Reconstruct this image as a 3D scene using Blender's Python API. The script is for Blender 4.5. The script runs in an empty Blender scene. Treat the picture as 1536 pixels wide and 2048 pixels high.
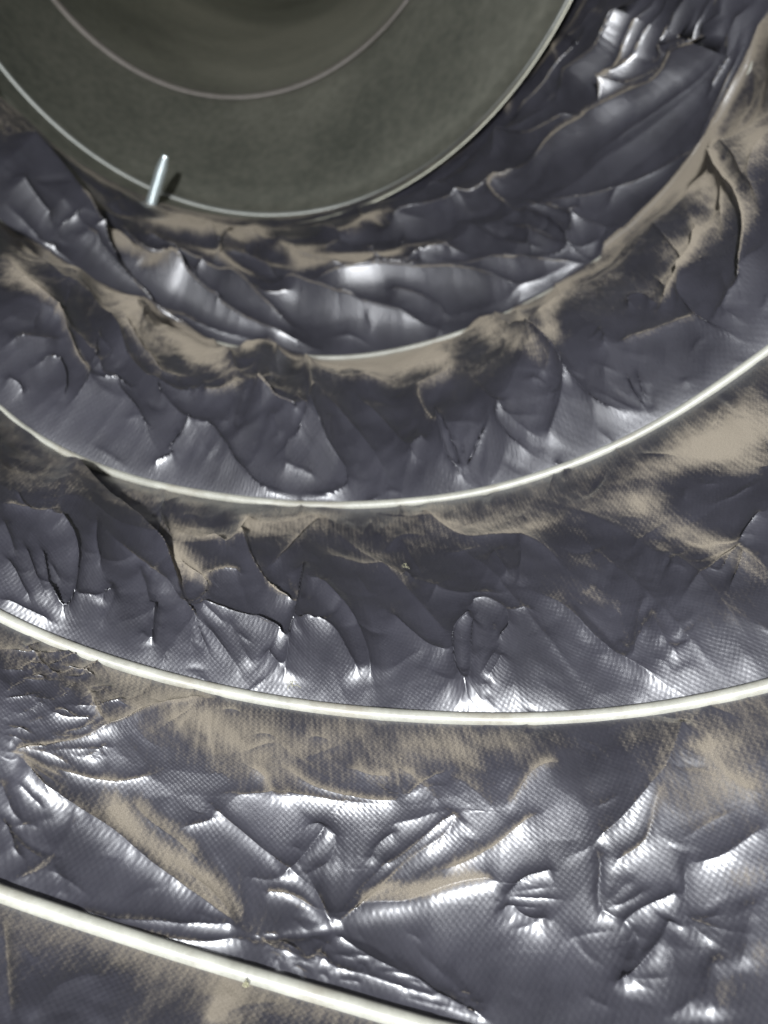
import bpy, math
import numpy as np
from mathutils import Matrix, Vector

# ------------------------------------------------------------------ camera, light, exposure
sc = bpy.context.scene
COL = sc.collection
PITCH = math.radians(25.0)
CAM_Z = 0.100                                   # metres above the duct floor
F = 1547.0                                      # focal length in photo pixels (1536 x 2048)
cam_d = bpy.data.cameras.new('camera')
cam = bpy.data.objects.new('camera', cam_d)
COL.objects.link(cam)
cam.location = (0, 0, CAM_Z)
cam.rotation_euler = (math.pi / 2 - PITCH, 0, 0)
cam_d.sensor_fit = 'VERTICAL'
cam_d.sensor_height = 24.0
cam_d.sensor_width = 18.0
cam_d.lens = F / 2048 * 24.0
cam_d.clip_start = 0.004
cam_d.clip_end = 50
cam_d.dof.use_dof = True
cam_d.dof.focus_distance = 0.114
cam_d.dof.aperture_fstop = 18.0
sc.camera = cam

FW = np.array([0, math.cos(PITCH), -math.sin(PITCH)])
UP = np.array([0, math.sin(PITCH), math.cos(PITCH)])
RT = np.array([1.0, 0, 0])


def to_world(p):
    """duct survey frame (mm: right, down, forward of the camera mount) -> metres in the world"""
    p = np.asarray(p, float)
    return (p[..., 0:1] * RT - p[..., 1:2] * UP + p[..., 2:3] * FW) * 0.001 + np.array([0, 0, CAM_Z])


world = bpy.data.worlds.new('World')
sc.world = world
world.use_nodes = True
bg = world.node_tree.nodes['Background']
bg.inputs[0].default_value = (0.86, 0.92, 1.0, 1)
bg.inputs[1].default_value = 0.42

lamp_d = bpy.data.lights.new('work_lamp', 'AREA')
lamp_d.shape = 'DISK'
lamp_d.size = 0.024
lamp_d.energy = 5.1
lamp_d.color = (.95, 0.97, 1.0)
lamp = bpy.data.objects.new('work_lamp', lamp_d)
COL.objects.link(lamp)
LP = to_world([-45, -20, -290])
LT = to_world([-20, -40, 220])
lamp.location = LP
lamp.rotation_euler = Vector(LT - LP).to_track_quat('-Z', 'Y').to_euler()

sc.view_settings.view_transform = 'Standard'
sc.view_settings.look = 'None'
sc.view_settings.gamma = 1
sc.view_settings.exposure = 0.15

# ------------------------------------------------------------------ helpers


def tag(o, label=None, cat=None, group=None, kind=None):
    if label: o['label'] = label
    if cat: o['category'] = cat
    if group: o['group'] = group
    if kind: o['kind'] = kind


def mesh_obj(name, verts, faces, mat, parent=None, smooth=True):
    me = bpy.data.meshes.new(name)
    v = np.asarray(verts, np.float32)
    f = np.asarray(faces, np.int32)
    me.vertices.add(len(v)); me.vertices.foreach_set('co', v.ravel())
    k = f.shape[1]
    me.loops.add(f.size); me.loops.foreach_set('vertex_index', f.ravel())
    me.polygons.add(len(f))
    me.polygons.foreach_set('loop_start', np.arange(0, f.size, k, dtype=np.int32))
    me.update(calc_edges=True)
    me.polygons.foreach_set('use_smooth', np.full(len(f), smooth))
    me.materials.append(mat)
    o = bpy.data.objects.new(name, me)
    COL.objects.link(o)
    if parent: o.parent = parent
    return o


def grid_faces(nr, nc, wrap=False):
    i = np.arange(nr - 1)[:, None]; j = np.arange(nc if wrap else nc - 1)[None, :]
    j2 = (j + 1) % nc
    return np.stack([i * nc + j, (i + 1) * nc + j, (i + 1) * nc + j2, i * nc + j2], -1).reshape(-1, 4)


def empty(name, loc):
    o = bpy.data.objects.new(name, None)
    o.location = loc; o.empty_display_size = 0.02
    COL.objects.link(o)
    return o


def sstep(a, b, x):
    t = np.clip((x - a) / (b - a), 0, 1)
    return t * t * (3 - 2 * t)


def hsh(ix, iy, s):
    h = (ix.astype(np.int64) * 374761393 + iy.astype(np.int64) * 668265263 + s * 974634777) & 0xffffffff
    h = ((h ^ (h >> 13)) * 1274126177) & 0xffffffff
    h = (h ^ (h >> 16)) & 0xffffffff
    return h / 4294967295.0


def gnoise(x, y, s):
    """2-D gradient noise, about -1..1"""
    ix = np.floor(x); iy = np.floor(y); fx = x - ix; fy = y - iy
    ux = fx * fx * fx * (fx * (fx * 6 - 15) + 10); uy = fy * fy * fy * (fy * (fy * 6 - 15) + 10)
    def g(dx, dy):
        a = hsh(ix + dx, iy + dy, s) * 2 * math.pi
        return np.cos(a) * (fx - dx) + np.sin(a) * (fy - dy)
    a = g(0, 0) * (1 - ux) + g(1, 0) * ux
    b = g(0, 1) * (1 - ux) + g(1, 1) * ux
    return (a * (1 - uy) + b * uy) * 1.5


def creased(x, y, s):
    """fold-like noise: rounded swells that meet in sharp creases"""
    wx = gnoise(x * .7 + 5, y * .7, s + 11) * .5; wy = gnoise(x * .7, y * .7 + 9, s + 12) * .5
    return .55 - np.abs(gnoise(x + wx, y + wy, s)) * 1.4


def facets(x, y, s):
    """crumpled sheet: flat triangles that meet in straight creases, 0..1"""
    wx = gnoise(x * .45 + 3, y * .45, s + 7) * .4; wy = gnoise(x * .45, y * .45 + 8, s + 8) * .4
    x = x + wx; y = y + wy
    q = x + y * .5; r = y * .8660254 * 1.1547
    ix = np.floor(q); iy = np.floor(r); fx = q - ix; fy = r - iy
    h00 = hsh(ix, iy, s); h10 = hsh(ix + 1, iy, s); h01 = hsh(ix, iy + 1, s); h11 = hsh(ix + 1, iy + 1, s)
    lo = h00 + (h10 - h00) * fx + (h01 - h00) * fy
    hi = h11 + (h01 - h11) * (1 - fx) + (h10 - h11) * (1 - fy)
    return np.where(fx + fy < 1, lo, hi)


# ------------------------------------------------------------------ the coils, measured in the survey frame (mm)
# name: centre, axis, radius, then points seen on the coil in the photograph
RINGS = [
    ('far', (-60.0, -260.7, 282.0), (.076, -.517, .853), 145.9, []),
    ('w1', (-24.6, -191.8, 213), (.064, -.437, .897), 151.7, [(560,712),(650,720),(768,712),(818,697),(868,684),(943,662),(1018,630),(1093,592),(1168,547),(1218,505),(1308,425),(1393,335),(1448,260),(1508,125),(1533,62)]),
    ('w2', (-16.3, -143.9, 145.9), (.139, -.196, .971), 146.4, [(0,822),(50,862),(120,907),(200,942),(300,970),(400,992),(500,1004),(600,1014),(768,1017),(868,1004),(968,984),(1068,957),(1168,922),(1268,877),(1368,822),(1468,757),(1536,704)]),
    ('w3', (-1.9, -108.6, 61.8), (.143, -.369, .918), 150.5, [(0,1236),(100,1280),(200,1320),(300,1351),(400,1376),(500,1396),(600,1413),(768,1430),(868,1438),(968,1440),(1068,1439),(1168,1435),(1268,1424),(1368,1410),(1468,1388),(1536,1374)]),
    ('w4', (-3.5, -66.2, -2.5), (.221, -.582, .783), 152.8, [(0,1788),(100,1824),(200,1856),(300,1886),(400,1924),(500,1948),(600,1980),(768,2030),(860,2056)]),
    ('w5', (-18, -38, -62), (.18, -.40, .90), 151.0, []),
    ('w6', (-28, -18, -125), (.12, -.25, .96), 151.0, []),
]
DOWN = np.array([0, .87, .5])
ring = []
for nm, c, n, R, pts in RINGS:
    c = np.array(c, float); n = np.array(n, float); n /= np.linalg.norm(n)
    ed = DOWN - DOWN @ n * n; ed /= np.linalg.norm(ed)
    er = np.cross(ed, n)
    if er[0] < 0: er = -er
    poly = None
    if pts:
        p = np.array(pts, float)
        r = np.stack([(p[:, 0] - 768) / F, (p[:, 1] - 1024) / F, np.ones(len(p))], 1)
        P = r * ((c @ n) / (r @ n))[:, None]
        q = P - c; ph = np.arctan2(q @ er, q @ ed); rr = np.linalg.norm(q, axis=1)
        deg = 5 if len(pts) > 9 else 4
        poly = (np.polyfit(ph, rr - R, deg), ph.min(), ph.max())
    ring.append((c, n, ed, er, R, poly))


def ring_pt(i, ph):
    c, n, ed, er, R, poly = ring[i]
    r = np.full_like(ph, R)
    if poly is not None:
        q = np.clip(ph, poly[1], poly[2])
        d = np.polyval(poly[0], q)
        over = np.maximum(poly[1] - ph, 0) + np.maximum(ph - poly[2], 0)
        r = r + d * np.exp(-(over / .25) ** 2)
    return c + (np.cos(ph) * r)[..., None] * ed + (np.sin(ph) * r)[..., None] * er


def coil_shift(ph):
    """the spring is a helix: past the sides each turn climbs half a pitch to meet its neighbour"""
    return .5 * np.sign(ph) * sstep(math.radians(95), math.pi, np.abs(ph))


def surf(s, ph):
    """smooth duct wall: s = coil number (float), ph = angle from the floor; both flat arrays"""
    n = len(ring)
    s = np.clip(s, 0, n - 1.0001)
    out = np.zeros(ph.shape + (3,))
    i0 = np.floor(s).astype(int); t = s - i0
    allp = [ring_pt(k, ph) for k in range(n)]
    A = np.stack(allp, 0)                        # n, N, 3
    idx = np.arange(len(ph))
    pm = A[np.maximum(i0 - 1, 0), idx]; p0 = A[i0, idx]; p1 = A[np.minimum(i0 + 1, n - 1), idx]; p2 = A[np.minimum(i0 + 2, n - 1), idx]
    t = t[:, None]
    m0 = (p1 - pm) * .5; m1 = (p2 - p0) * .5
    return (2*t**3 - 3*t**2 + 1) * p0 + (t**3 - 2*t**2 + t) * m0 + (-2*t**3 + 3*t**2) * p1 + (t**3 - t**2) * m1


def inward(s, ph):
    n = len(ring)
    s = np.clip(s, 0, n - 1.0001); i0 = np.floor(s).astype(int); t = (s - i0)[:, None]
    D = np.stack([-(np.cos(ph)[:, None] * r[2] + np.sin(ph)[:, None] * r[3]) for r in ring], 0)
    idx = np.arange(len(ph))
    d = D[i0, idx] * (1 - t) + D[np.minimum(i0 + 1, n - 1), idx] * t
    return d / np.linalg.norm(d, axis=1)[:, None]


# ------------------------------------------------------------------ the film: grid over (s, phi)
DENSE = 1.0
pl, pr = math.radians(-66), math.radians(66)
ncol = int(900 * DENSE)
phs = np.concatenate([np.linspace(-math.pi, pl, 60)[:-1], np.linspace(pl, pr, ncol), np.linspace(pr, math.pi, 60)[1:-1]])
rows = []
for a, b, n in [(0, 1, 230), (1, 2, 230), (2, 3, 290), (3, 4, 330), (4, 4.35, 90), (4.35, 6, 40)]:
    rows.append(np.linspace(a, b, int(n * DENSE) + 1)[:-1])
ss = np.concatenate(rows + [[5.999]])
NR, NC = len(ss), len(phs)
S, PH = [a.ravel() for a in np.meshgrid(ss, phs, indexing='ij')]
S2 = np.clip(S + coil_shift(PH), 0, 5.999)
B = surf(S2, PH)
IN = inward(S2, PH)
k = np.floor(S).astype(int); T = S - k
Rm = 150.0
# flat coordinates on the film in millimetres
axl = np.concatenate([[0], np.cumsum([np.linalg.norm(ring_pt(i + 1, np.zeros(1)) - ring_pt(i, np.zeros(1))) for i in range(6)])])
U = PH * Rm
V = np.interp(S, np.arange(7), axl)
pin = (sstep(.02, .14, T) * sstep(1, .93, T))
pinw = (sstep(.02, .24, T) * sstep(1, .80, T))
# slack film sags inwards between the coils: dusty back slope, steep front slope
sag_h = np.array([13.0, 17.0, 7.8, 1.0, 4.0, 5.0, 6.0])[k] * np.where(k == 2, np.interp(PH, [-.6, 0, .5], [1.1, .9, .45]), 1)
pk = np.array([.58, .62, .55, .5, .5, .5, .5])[k]
hump = np.where(T < pk, np.sin(T / pk * math.pi / 2) ** 1.3, np.cos((T - pk) / (1 - pk) * math.pi / 2) ** np.where(k == 1, .8, .9))
sag = sag_h * hump * (1 + .30 * gnoise(U / 38, V / 90 + 3, 5) + np.array([0, .22, .5, .5, .3, .3, .3])[k] * gnoise(U / 19, V / 70 + 7, 6) * (k > 0))
sag = sag * np.where(k == 0, 1 - (1 - sstep(.05, .5, T)) * sstep(-.1, -.45, PH), 1)
B = B + IN * sag[:, None]
# photo chart of the smooth wall (pixels of the 1536 x 2048 photograph): folds are surveyed in it
Z = B[:, 2]
Zc = np.where(Z > 15, Z, 15)
PX = np.where(Z > 15, B[:, 0] / Zc * F + 768, -9999)
PY = np.where(Z > 15, B[:, 1] / Zc * F + 1024, -9999)
seen = (PX > -250) & (PX < 1800) & (PY > -200) & (PY < 2350) & (np.abs(PH) < 1.3)
vi = np.nonzero(seen)[0]
vx = PX[vi]; vy = PY[vi]; mm = Z[vi] / F
H = np.zeros(len(vi)); DU = np.zeros(len(vi))
order = np.argsort(vy); ysrt = vy[order]


def pick(x0, x1, y0, y1):
    a, b = np.searchsorted(ysrt, [y0, y1])
    c = order[a:b]
    return c[(vx[c] > x0) & (vx[c] < x1)]


def smooth_line(pts, step=14):
    p = np.array(pts, float)
    if len(p) > 2:
        q = np.vstack([2 * p[0] - p[1], p, 2 * p[-1] - p[-2]]); out = []
        for i in range(1, len(q) - 2):
            L = np.linalg.norm(q[i + 1] - q[i]); m = max(2, int(L / step))
            t = np.linspace(0, 1, m, endpoint=False)[:, None]
            a, b, c, d = q[i - 1], q[i], q[i + 1], q[i + 2]
            out.append(.5 * (2*b + (c - a)*t + (2*a - 5*b + 4*c - d)*t**2 + (3*b - a - 3*c + d)*t**3))
        out.append(p[-1:]); p = np.vstack(out)
    return p


def line_dist(c, p):
    x = vx[c]; y = vy[c]
    best = np.full(len(c), 1e18); sd = np.zeros(len(c)); tt = np.zeros(len(c))
    seg = np.diff(p, axis=0); L = np.maximum(np.linalg.norm(seg, axis=1), 1e-6); cum = np.concatenate([[0], np.cumsum(L)])
    for i in range(len(seg)):
        dx = x - p[i, 0]; dy = y - p[i, 1]; ex, ey = seg[i] / L[i]
        t = np.clip(dx * ex + dy * ey, 0, L[i])
        qx = dx - t * ex; qy = dy - t * ey; d2 = qx * qx + qy * qy
        m = d2 < best
        best[m] = d2[m]; tt[m] = (cum[i] + t[m])
        sd[m] = (dx * ey - dy * ex)[m]           # > 0 on the upper side of a line drawn to the right
    return np.sqrt(best), np.sign(sd), tt / cum[-1]


def fold(pts, h, wu, wl, dust=0.0, k=1.1, tip=.22, dw=None, tail=None):
    """a crease in the film: crest along pts, height h, width wu on the upper/left side and wl on the lower/right side (px)"""
    if pts[0][1] < 700: dust *= 1.4
    if pts[0][1] > 1450: wu *= 1.25; wl *= 1.3; h *= .95
    p = smooth_line(pts); r = 3.2 * max(wu, wl, dw or 0)
    c = pick(p[:, 0].min() - r, p[:, 0].max() + r, p[:, 1].min() - r, p[:, 1].max() + r)
    if not len(c): return
    d, sg, t = line_dist(c, p)
    w = np.where(sg > 0, wu, wl)
    q = np.sqrt((d / w) ** 2 + .006)
    ta = tip if tip > 0 else 1e-3
    tp = (.15 + .85 * sstep(0, ta, t)) * (.15 + .85 * sstep(1, 1 - ta, t)) if tip > 0 else 1
    H[c] += h * np.exp(-q ** k) * tp * mm[c] * sstep(.01, .1, S[vi[c]])
    if dust:
        DU[c] += dust * np.exp(-(d / (dw or max(min(wu, wl), 5))) ** 2) * tp


def dustline(pts, w, a):
    p = smooth_line(pts); r = 2.4 * w
    c = pick(p[:, 0].min() - r, p[:, 0].max() + r, p[:, 1].min() - r, p[:, 1].max() + r)
    if not len(c): return
    d, sg, t = line_dist(c, p)
    DU[c] += a * np.exp(-(d / w) ** 2.4) * (.4 + .6 * sstep(0, .15, t)) * (.4 + .6 * sstep(1, .85, t))


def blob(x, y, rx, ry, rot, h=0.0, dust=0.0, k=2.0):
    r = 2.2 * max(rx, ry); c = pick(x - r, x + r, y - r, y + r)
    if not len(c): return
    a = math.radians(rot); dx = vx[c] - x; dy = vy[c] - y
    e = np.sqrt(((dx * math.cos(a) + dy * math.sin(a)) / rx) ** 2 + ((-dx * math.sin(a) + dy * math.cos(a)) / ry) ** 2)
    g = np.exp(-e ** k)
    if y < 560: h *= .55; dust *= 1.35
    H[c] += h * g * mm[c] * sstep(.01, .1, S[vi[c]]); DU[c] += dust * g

#FOLDS#
# ---- between the collar and the first coil
fold([(0,262),(60,330),(110,392),(145,445),(180,505),(225,568),(280,625),(330,655)], 30, 6, 75, tip=.12)
fold([(65,512),(112,552),(160,585),(215,625),(300,690)], 16, 22, 10, .2)
fold([(0,368),(50,430),(95,480)], 14, 14, 22)
fold([(20,480),(60,505),(110,520)], 10, 12, 16)
fold([(275,540),(350,592),(425,637),(500,675),(560,697),(640,706)], 30, 15, 15, 0)
fold([(185,470),(250,520),(300,560),(370,600)], 14, 14, 16, .3)
fold([(525,572),(580,600),(640,625),(720,645),(800,655),(880,664)], 28, 15, 17)
fold([(430,560),(480,590),(540,612),(600,622)], 10, 10, 14, .3)
fold([(590,572),(680,585),(768,577),(868,577),(968,577),(1043,588),(1100,560)], 26, 14, 17)
fold([(768,600),(850,612),(905,640)], 9, 7, 10)
fold([(700,545),(800,540),(870,520),(960,512)], 12, 18, 12, .3)
fold([(1118,197),(1178,155),(1240,102),(1263,45),(1295,0)], 24, 22, 8)
fold([(985,318),(1012,288),(1078,283),(1148,245),(1180,225)], 16, 12, 14)
fold([(890,340),(950,312),(1030,270),(1110,210)], 5, 14, 10)
fold([(1208,240),(1248,185),(1268,110),(1298,40),(1310,0)], 16, 12, 10, .55, dw=7)
fold([(1040,345),(1110,308),(1168,272),(1218,245),(1270,215),(1333,185),(1393,135),(1468,85),(1508,60)], 22, 13, 10, .25, dw=6)
fold([(1195,528),(1218,505),(1308,425),(1393,335),(1440,262),(1478,190),(1508,125),(1533,62),(1560,0)], 20, 22, 10, .75, dw=8, tip=.06)
fold([(768,468),(800,455),(843,440),(918,425),(960,395)], 16, 14, 14)
fold([(918,425),(963,390),(1005,350)], 8, 8, 8, .5, dw=6)
fold([(1048,340),(1013,362),(990,392),(1033,425)], 9, 9, 8, .6, dw=6)
fold([(1033,432),(1080,442),(1118,460),(1148,492),(1150,520)], 16, 12, 12)
fold([(1163,410),(1157,450),(1150,505)], 10, 8, 10)
fold([(900,450),(960,470),(1040,500),(1110,505)], 9, 18, 14)
fold([(1100,70),(1116,120),(1106,175)], 2, 10, 10, .4, dw=8)
fold([(1440,-20),(1480,30),(1508,62)], 14, 14, 10, .3, dw=6)
fold([(1130,90),(1170,60),(1200,10)], 8, 12, 10)
# crumpled dusty film bunched under the collar lip
for x, y, rx, ry, ro, h, d in [(165,455,30,16,40,8,.7),(205,490,42,14,25,9,.8),(255,512,30,12,20,6,.6),(190,420,24,10,45,4,.6),
        (330,450,38,12,10,8,.7),(395,462,40,13,20,9,.7),(365,440,30,9,0,5,.7),(455,470,32,12,15,8,.4),(512,470,22,18,10,10,.9),
        (560,500,34,12,-5,6,.4),(430,515,44,12,25,7,.7),(480,545,42,9,25,6,.7),(620,505,50,16,-5,7,.6),(700,520,46,13,-5,7,.65),
        (770,525,52,9,-14,7,.8),(640,545,40,8,0,5,.7),(735,440,46,12,-22,9,.8),(705,470,30,10,-10,6,.4),(290,560,36,9,35,5,.5),
        (560,540,30,10,10,6,.2),(820,500,40,8,-12,5,.4),(885,330,22,6,-25,3,.9),(1235,80,14,22,20,5,.8),(1020,215,8,24,20,4,.7)]:
    blob(x, y, rx, ry, ro, h, d)
for a in [((280,470),(330,500),(370,505)),((400,440),(440,500),(420,540)),((470,455),(530,490),(590,480)),((140,430),(190,470),(250,480)),
          ((560,520),(640,525),(740,560)),((300,520),(350,545),(400,580)),((440,505),(500,520),(560,560)),((620,450),(680,480),(640,520)),
          ((150,500),(205,520),(250,560)),((230,450),(270,500),(340,540))]:
    fold(list(a), 7, 9, 7, .1)
dustline([(200,560),(300,610),(400,655),(480,690)], 14, .55)
# ---- between the first and second coils
fold([(0,530),(65,607),(100,647),(130,712),(168,765),(150,800),(122,830)], 16, 16, 9, .6, dw=9)
dustline([(0,545),(60,600),(90,640)], 22, .5)
fold([(60,742),(85,735),(112,738),(128,775),(125,812)], 14, 8, 14)
fold([(100,590),(125,585),(150,600),(190,650),(225,700),(250,740)], 16, 14, 24)
fold([(0,700),(35,690),(80,700),(115,700)], 10, 10, 14)
fold([(0,760),(30,775),(48,800)], 10, 9, 12)
fold([(200,610),(240,632),(280,642),(350,660),(425,710),(465,742),(500,772)], 20, 12, 34, .0)
dustline([(205,622),(250,645),(300,660),(350,685),(415,730),(470,768)], 22, .9)
dustline([(230,660),(300,700),(360,710),(400,760)], 18, .5)
fold([(215,650),(250,690),(300,735),(320,768),(380,765)], 12, 14, 9, .5, dw=10)
fold([(390,802),(440,797),(490,767)], 16, 12, 12, .8, dw=10)
fold([(465,730),(500,710),(545,710),(556,752)], 14, 9, 12, .65, dw=9)
fold([(500,762),(515,790),(545,820),(590,852),(614,858)], 20, 12, 10, .7, dw=8)
fold([(600,722),(618,770),(619,820),(614,858),(600,885),(578,902)], 22, 26, 6, .6, dw=6)
fold([(540,705),(600,740),(640,765),(700,772),(768,775),(800,780)], 12, 14, 10, .5, dw=10)
dustline([(620,745),(690,740),(800,730),(900,700)], 16, .65)
blob(560,850,30,26,20,9,-.5)
fold([(528,842),(545,860),(560,900)], 8, 12, 10)
fold([(350,838),(375,860),(415,872),(440,895),(462,928),(500,972),(535,994),(600,999)], 17, 16, 12)
fold([(325,912),(345,900),(362,878),(375,850)], 12, 9, 9)
fold([(300,935),(330,925),(352,912)], 10, 7, 8)
fold([(150,760),(210,800),(260,830),(300,870)], 9, 24, 22)
fold([(280,770),(330,790),(372,800),(384,775)], 9, 12, 10, .2)
fold([(618,815),(635,860),(655,905),(690,948),(695,985),(650,1002),(590,996)], 14, 12, 14)
fold([(560,940),(590,950),(640,965)], 7, 10, 10)
fold([(873,820),(885,885),(900,935),(928,965)], 18, 7, 8, tip=.1)
fold([(880,824),(900,880),(915,920),(932,962)], 9, 5, 6)
fold([(798,737),(820,752),(853,740),(900,725),(890,755),(840,782),(845,815),(874,868),(876,820)], 14, 9, 9, .7, dw=9)
dustline([(800,730),(850,735),(900,722)], 20, .6)
fold([(905,700),(943,667),(983,650),(1028,660),(1080,692),(1113,722),(1138,752),(1135,785),(1098,800)], 22, 10, 26, 0)
dustline([(960,672),(1010,680),(1060,710),(1105,750)], 20, .6)
blob(1050,650,18,12,60,10,.7)
fold([(1180,548),(1120,600),(1085,640),(1073,662),(1088,697),(1128,742),(1168,792),(1203,822),(1243,834),(1298,827)], 16, 14, 12, .0)
dustline([(1150,560),(1115,600),(1100,650),(1120,690)], 18, .65)
fold([(1028,812),(1003,838),(1000,860),(1030,895),(1070,915)], 14, 12, 14)
fold([(1138,782),(1125,830),(1105,880),(1100,905)], 16, 20, 20)
fold([(858,880),(835,900),(818,932)], 14, 12, 14)
fold([(1248,612),(1262,592),(1285,588),(1312,602)], 16, 8, 12)
fold([(1310,617),(1335,580),(1358,545),(1375,505),(1388,470),(1380,420)], 18, 10, 16, .7, dw=9)
fold([(1444,255),(1440,340),(1470,380),(1488,430),(1492,500),(1488,600)], 18, 14, 10, .55, dw=8)
fold([(1225,690),(1308,667),(1368,645),(1425,650)], 12, 14, 14, .5, dw=12)
fold([(1195,655),(1215,680),(1205,700)], 10, 10, 12)
fold([(1536,480),(1490,560),(1450,620),(1500,650)], 12, 16, 18)
for x, y, rx, ry, ro, d in [(1400,360,60,45,30,.7),(1390,470,70,25,-40,.6),(1510,290,30,50,0,.6),(1340,540,40,18,-30,.4),(1320,700,90,22,-15,.35),(1250,790,60,30,10,.3),
                            (1500,420,20,60,0,.5),(780,760,60,20,0,.5)]:
    blob(x, y, rx, ry, ro, 0, d)
# film lapping over the second coil at the left
fold([(-40,810),(0,826),(50,866),(95,900)], 5, 16, 12, tip=.3)
# ---- between the second and third coils
fold([(85,880),(150,935),(200,975),(245,1020),(320,1086),(345,1130),(370,1196)], 30, 4.5, 0, tip=.15) if False else None
fold([(118,912),(150,940),(200,980),(245,1022),(300,1072),(335,1120),(372,1200)], 24, 6, 50, tip=.12)
fold([(210,1064),(280,1134),(350,1192),(400,1249),(450,1304),(490,1364)], 12, 14, 8, .5, dw=5)
fold([(90,1034),(135,1060),(155,1110),(152,1160),(142,1205),(125,1226),(104,1200),(92,1150),(78,1089)], 20, 10, 10, tip=.1)
fold([(45,1085),(60,1130),(78,1180),(100,1215)], 14, 10, 12)
fold([(0,1110),(30,1150),(50,1190),(65,1215)], 14, 12, 14)
fold([(0,1040),(20,1085),(30,1120)], 9, 10, 12)
fold([(192,1036),(190,1075),(196,1112),(205,1145)], 12, 12, 8)
fold([(265,1130),(285,1170),(300,1215),(312,1250)], 16, 16, 20)
fold([(312,1208),(308,1250),(304,1302)], 14, 5, 12, tip=.1)
fold([(150,1190),(200,1190),(240,1175)], 12, 8, 16)
fold([(200,1215),(215,1180),(230,1160)], 9, 12, 8)
fold([(-10,1195),(30,1215),(70,1235),(110,1250)], 12, 12, 14)
fold([(0,1010),(40,1020),(95,1036),(120,1020)], 10, 12, 9, .5, dw=10)
fold([(310,1080),(345,1115),(370,1139),(415,1169),(400,1195),(372,1203)], 18, 14, 9, .7, dw=12)
dustline([(340,1085),(360,1120),(395,1155)], 26, .8)
fold([(415,1165),(420,1150),(450,1139),(490,1144)], 14, 12, 9, .7, dw=9)
fold([(400,1074),(430,1082),(450,1098),(472,1082),(490,1055),(520,1048)], 15, 12, 10, .7, dw=10)
fold([(478,1064),(500,1114),(525,1154),(555,1196),(592,1213)], 20, 12, 12, .75, dw=8, tip=.1)
fold([(535,1129),(580,1104),(620,1072),(655,1052)], 16, 14, 10, .6, dw=8)
fold([(450,1040),(540,1055),(640,1048),(680,1060)], 8, 14, 12, .5, dw=16)
blob(600,1085,50,14,-10,6,.3)
fold([(604,1120),(600,1160),(592,1214),(588,1245),(577,1286),(568,1372)], 17, 20, 11, .3, dw=6, tip=.08)
fold([(388,1207),(450,1222),(525,1252),(577,1288)], 22, 10, 20, tip=.12)
fold([(610,1154),(650,1172),(700,1232),(727,1289),(748,1376)], 24, 20, 16, tip=.12)
fold([(580,1278),(600,1250),(625,1242),(665,1262),(698,1320),(722,1369)], 20, 14, 16, tip=.12)
fold([(525,1300),(545,1325),(563,1354)], 16, 14, 10)
fold([(450,1230),(480,1290),(510,1340)], 8, 14, 14)
fold([(640,1110),(700,1125),(780,1140),(830,1180)], 10, 12, 16, .4, dw=12)
fold([(813,1037),(858,1047),(933,1082),(1008,1080),(1078,1102),(1138,1149)], 16, 26, 9, .35, dw=12)
fold([(983,1099),(1003,1135),(1028,1170)], 18, 16, 18)
fold([(933,1216),(968,1207),(1008,1222),(1020,1256),(993,1290)], 12, 10, 12, tip=.1)
fold([(953,1234),(925,1255),(911,1276),(908,1314),(918,1374),(943,1416)], 26, 14, 16, tip=.08)
fold([(958,1245),(948,1270),(944,1324),(941,1400)], 16, 8, 14, tip=.1)
fold([(768,1217),(813,1262),(868,1307),(910,1322)], 16, 14, 12)
fold([(1012,1312),(995,1345),(975,1376)], 12, 12, 10)
fold([(806,1143),(830,1157)], 10, 6, 8)
fold([(820,1150),(880,1180),(960,1195),(1020,1190)], 10, 16, 12)
fold([(1060,1185),(1138,1234),(1203,1294),(1268,1344),(1343,1386)], 20, 26, 10, .2)
fold([(1040,1180),(1045,1110),(1030,1085)], 12, 10, 14)
fold([(1293,1224),(1328,1284),(1368,1344)], 13, 20, 16, .2)
fold([(1478,1102),(1508,1054),(1536,1020)], 14, 12, 12)
fold([(1480,1100),(1536,1160),(1570,1200)], 12, 14, 14, .3)
fold([(1120,1020),(1230,1060),(1330,1120),(1420,1200)], 12, 30, 22)
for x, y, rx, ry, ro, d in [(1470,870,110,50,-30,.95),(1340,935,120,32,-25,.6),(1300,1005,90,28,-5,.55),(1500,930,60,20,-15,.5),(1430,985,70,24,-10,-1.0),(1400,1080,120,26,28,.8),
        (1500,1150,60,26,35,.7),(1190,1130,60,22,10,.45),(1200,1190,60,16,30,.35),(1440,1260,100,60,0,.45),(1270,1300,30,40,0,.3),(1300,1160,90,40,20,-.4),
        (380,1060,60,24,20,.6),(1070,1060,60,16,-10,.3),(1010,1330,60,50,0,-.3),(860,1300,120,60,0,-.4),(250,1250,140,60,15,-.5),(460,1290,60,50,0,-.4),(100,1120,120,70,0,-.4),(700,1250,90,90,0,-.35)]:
    blob(x, y, rx, ry, ro, 0, d)
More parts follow.
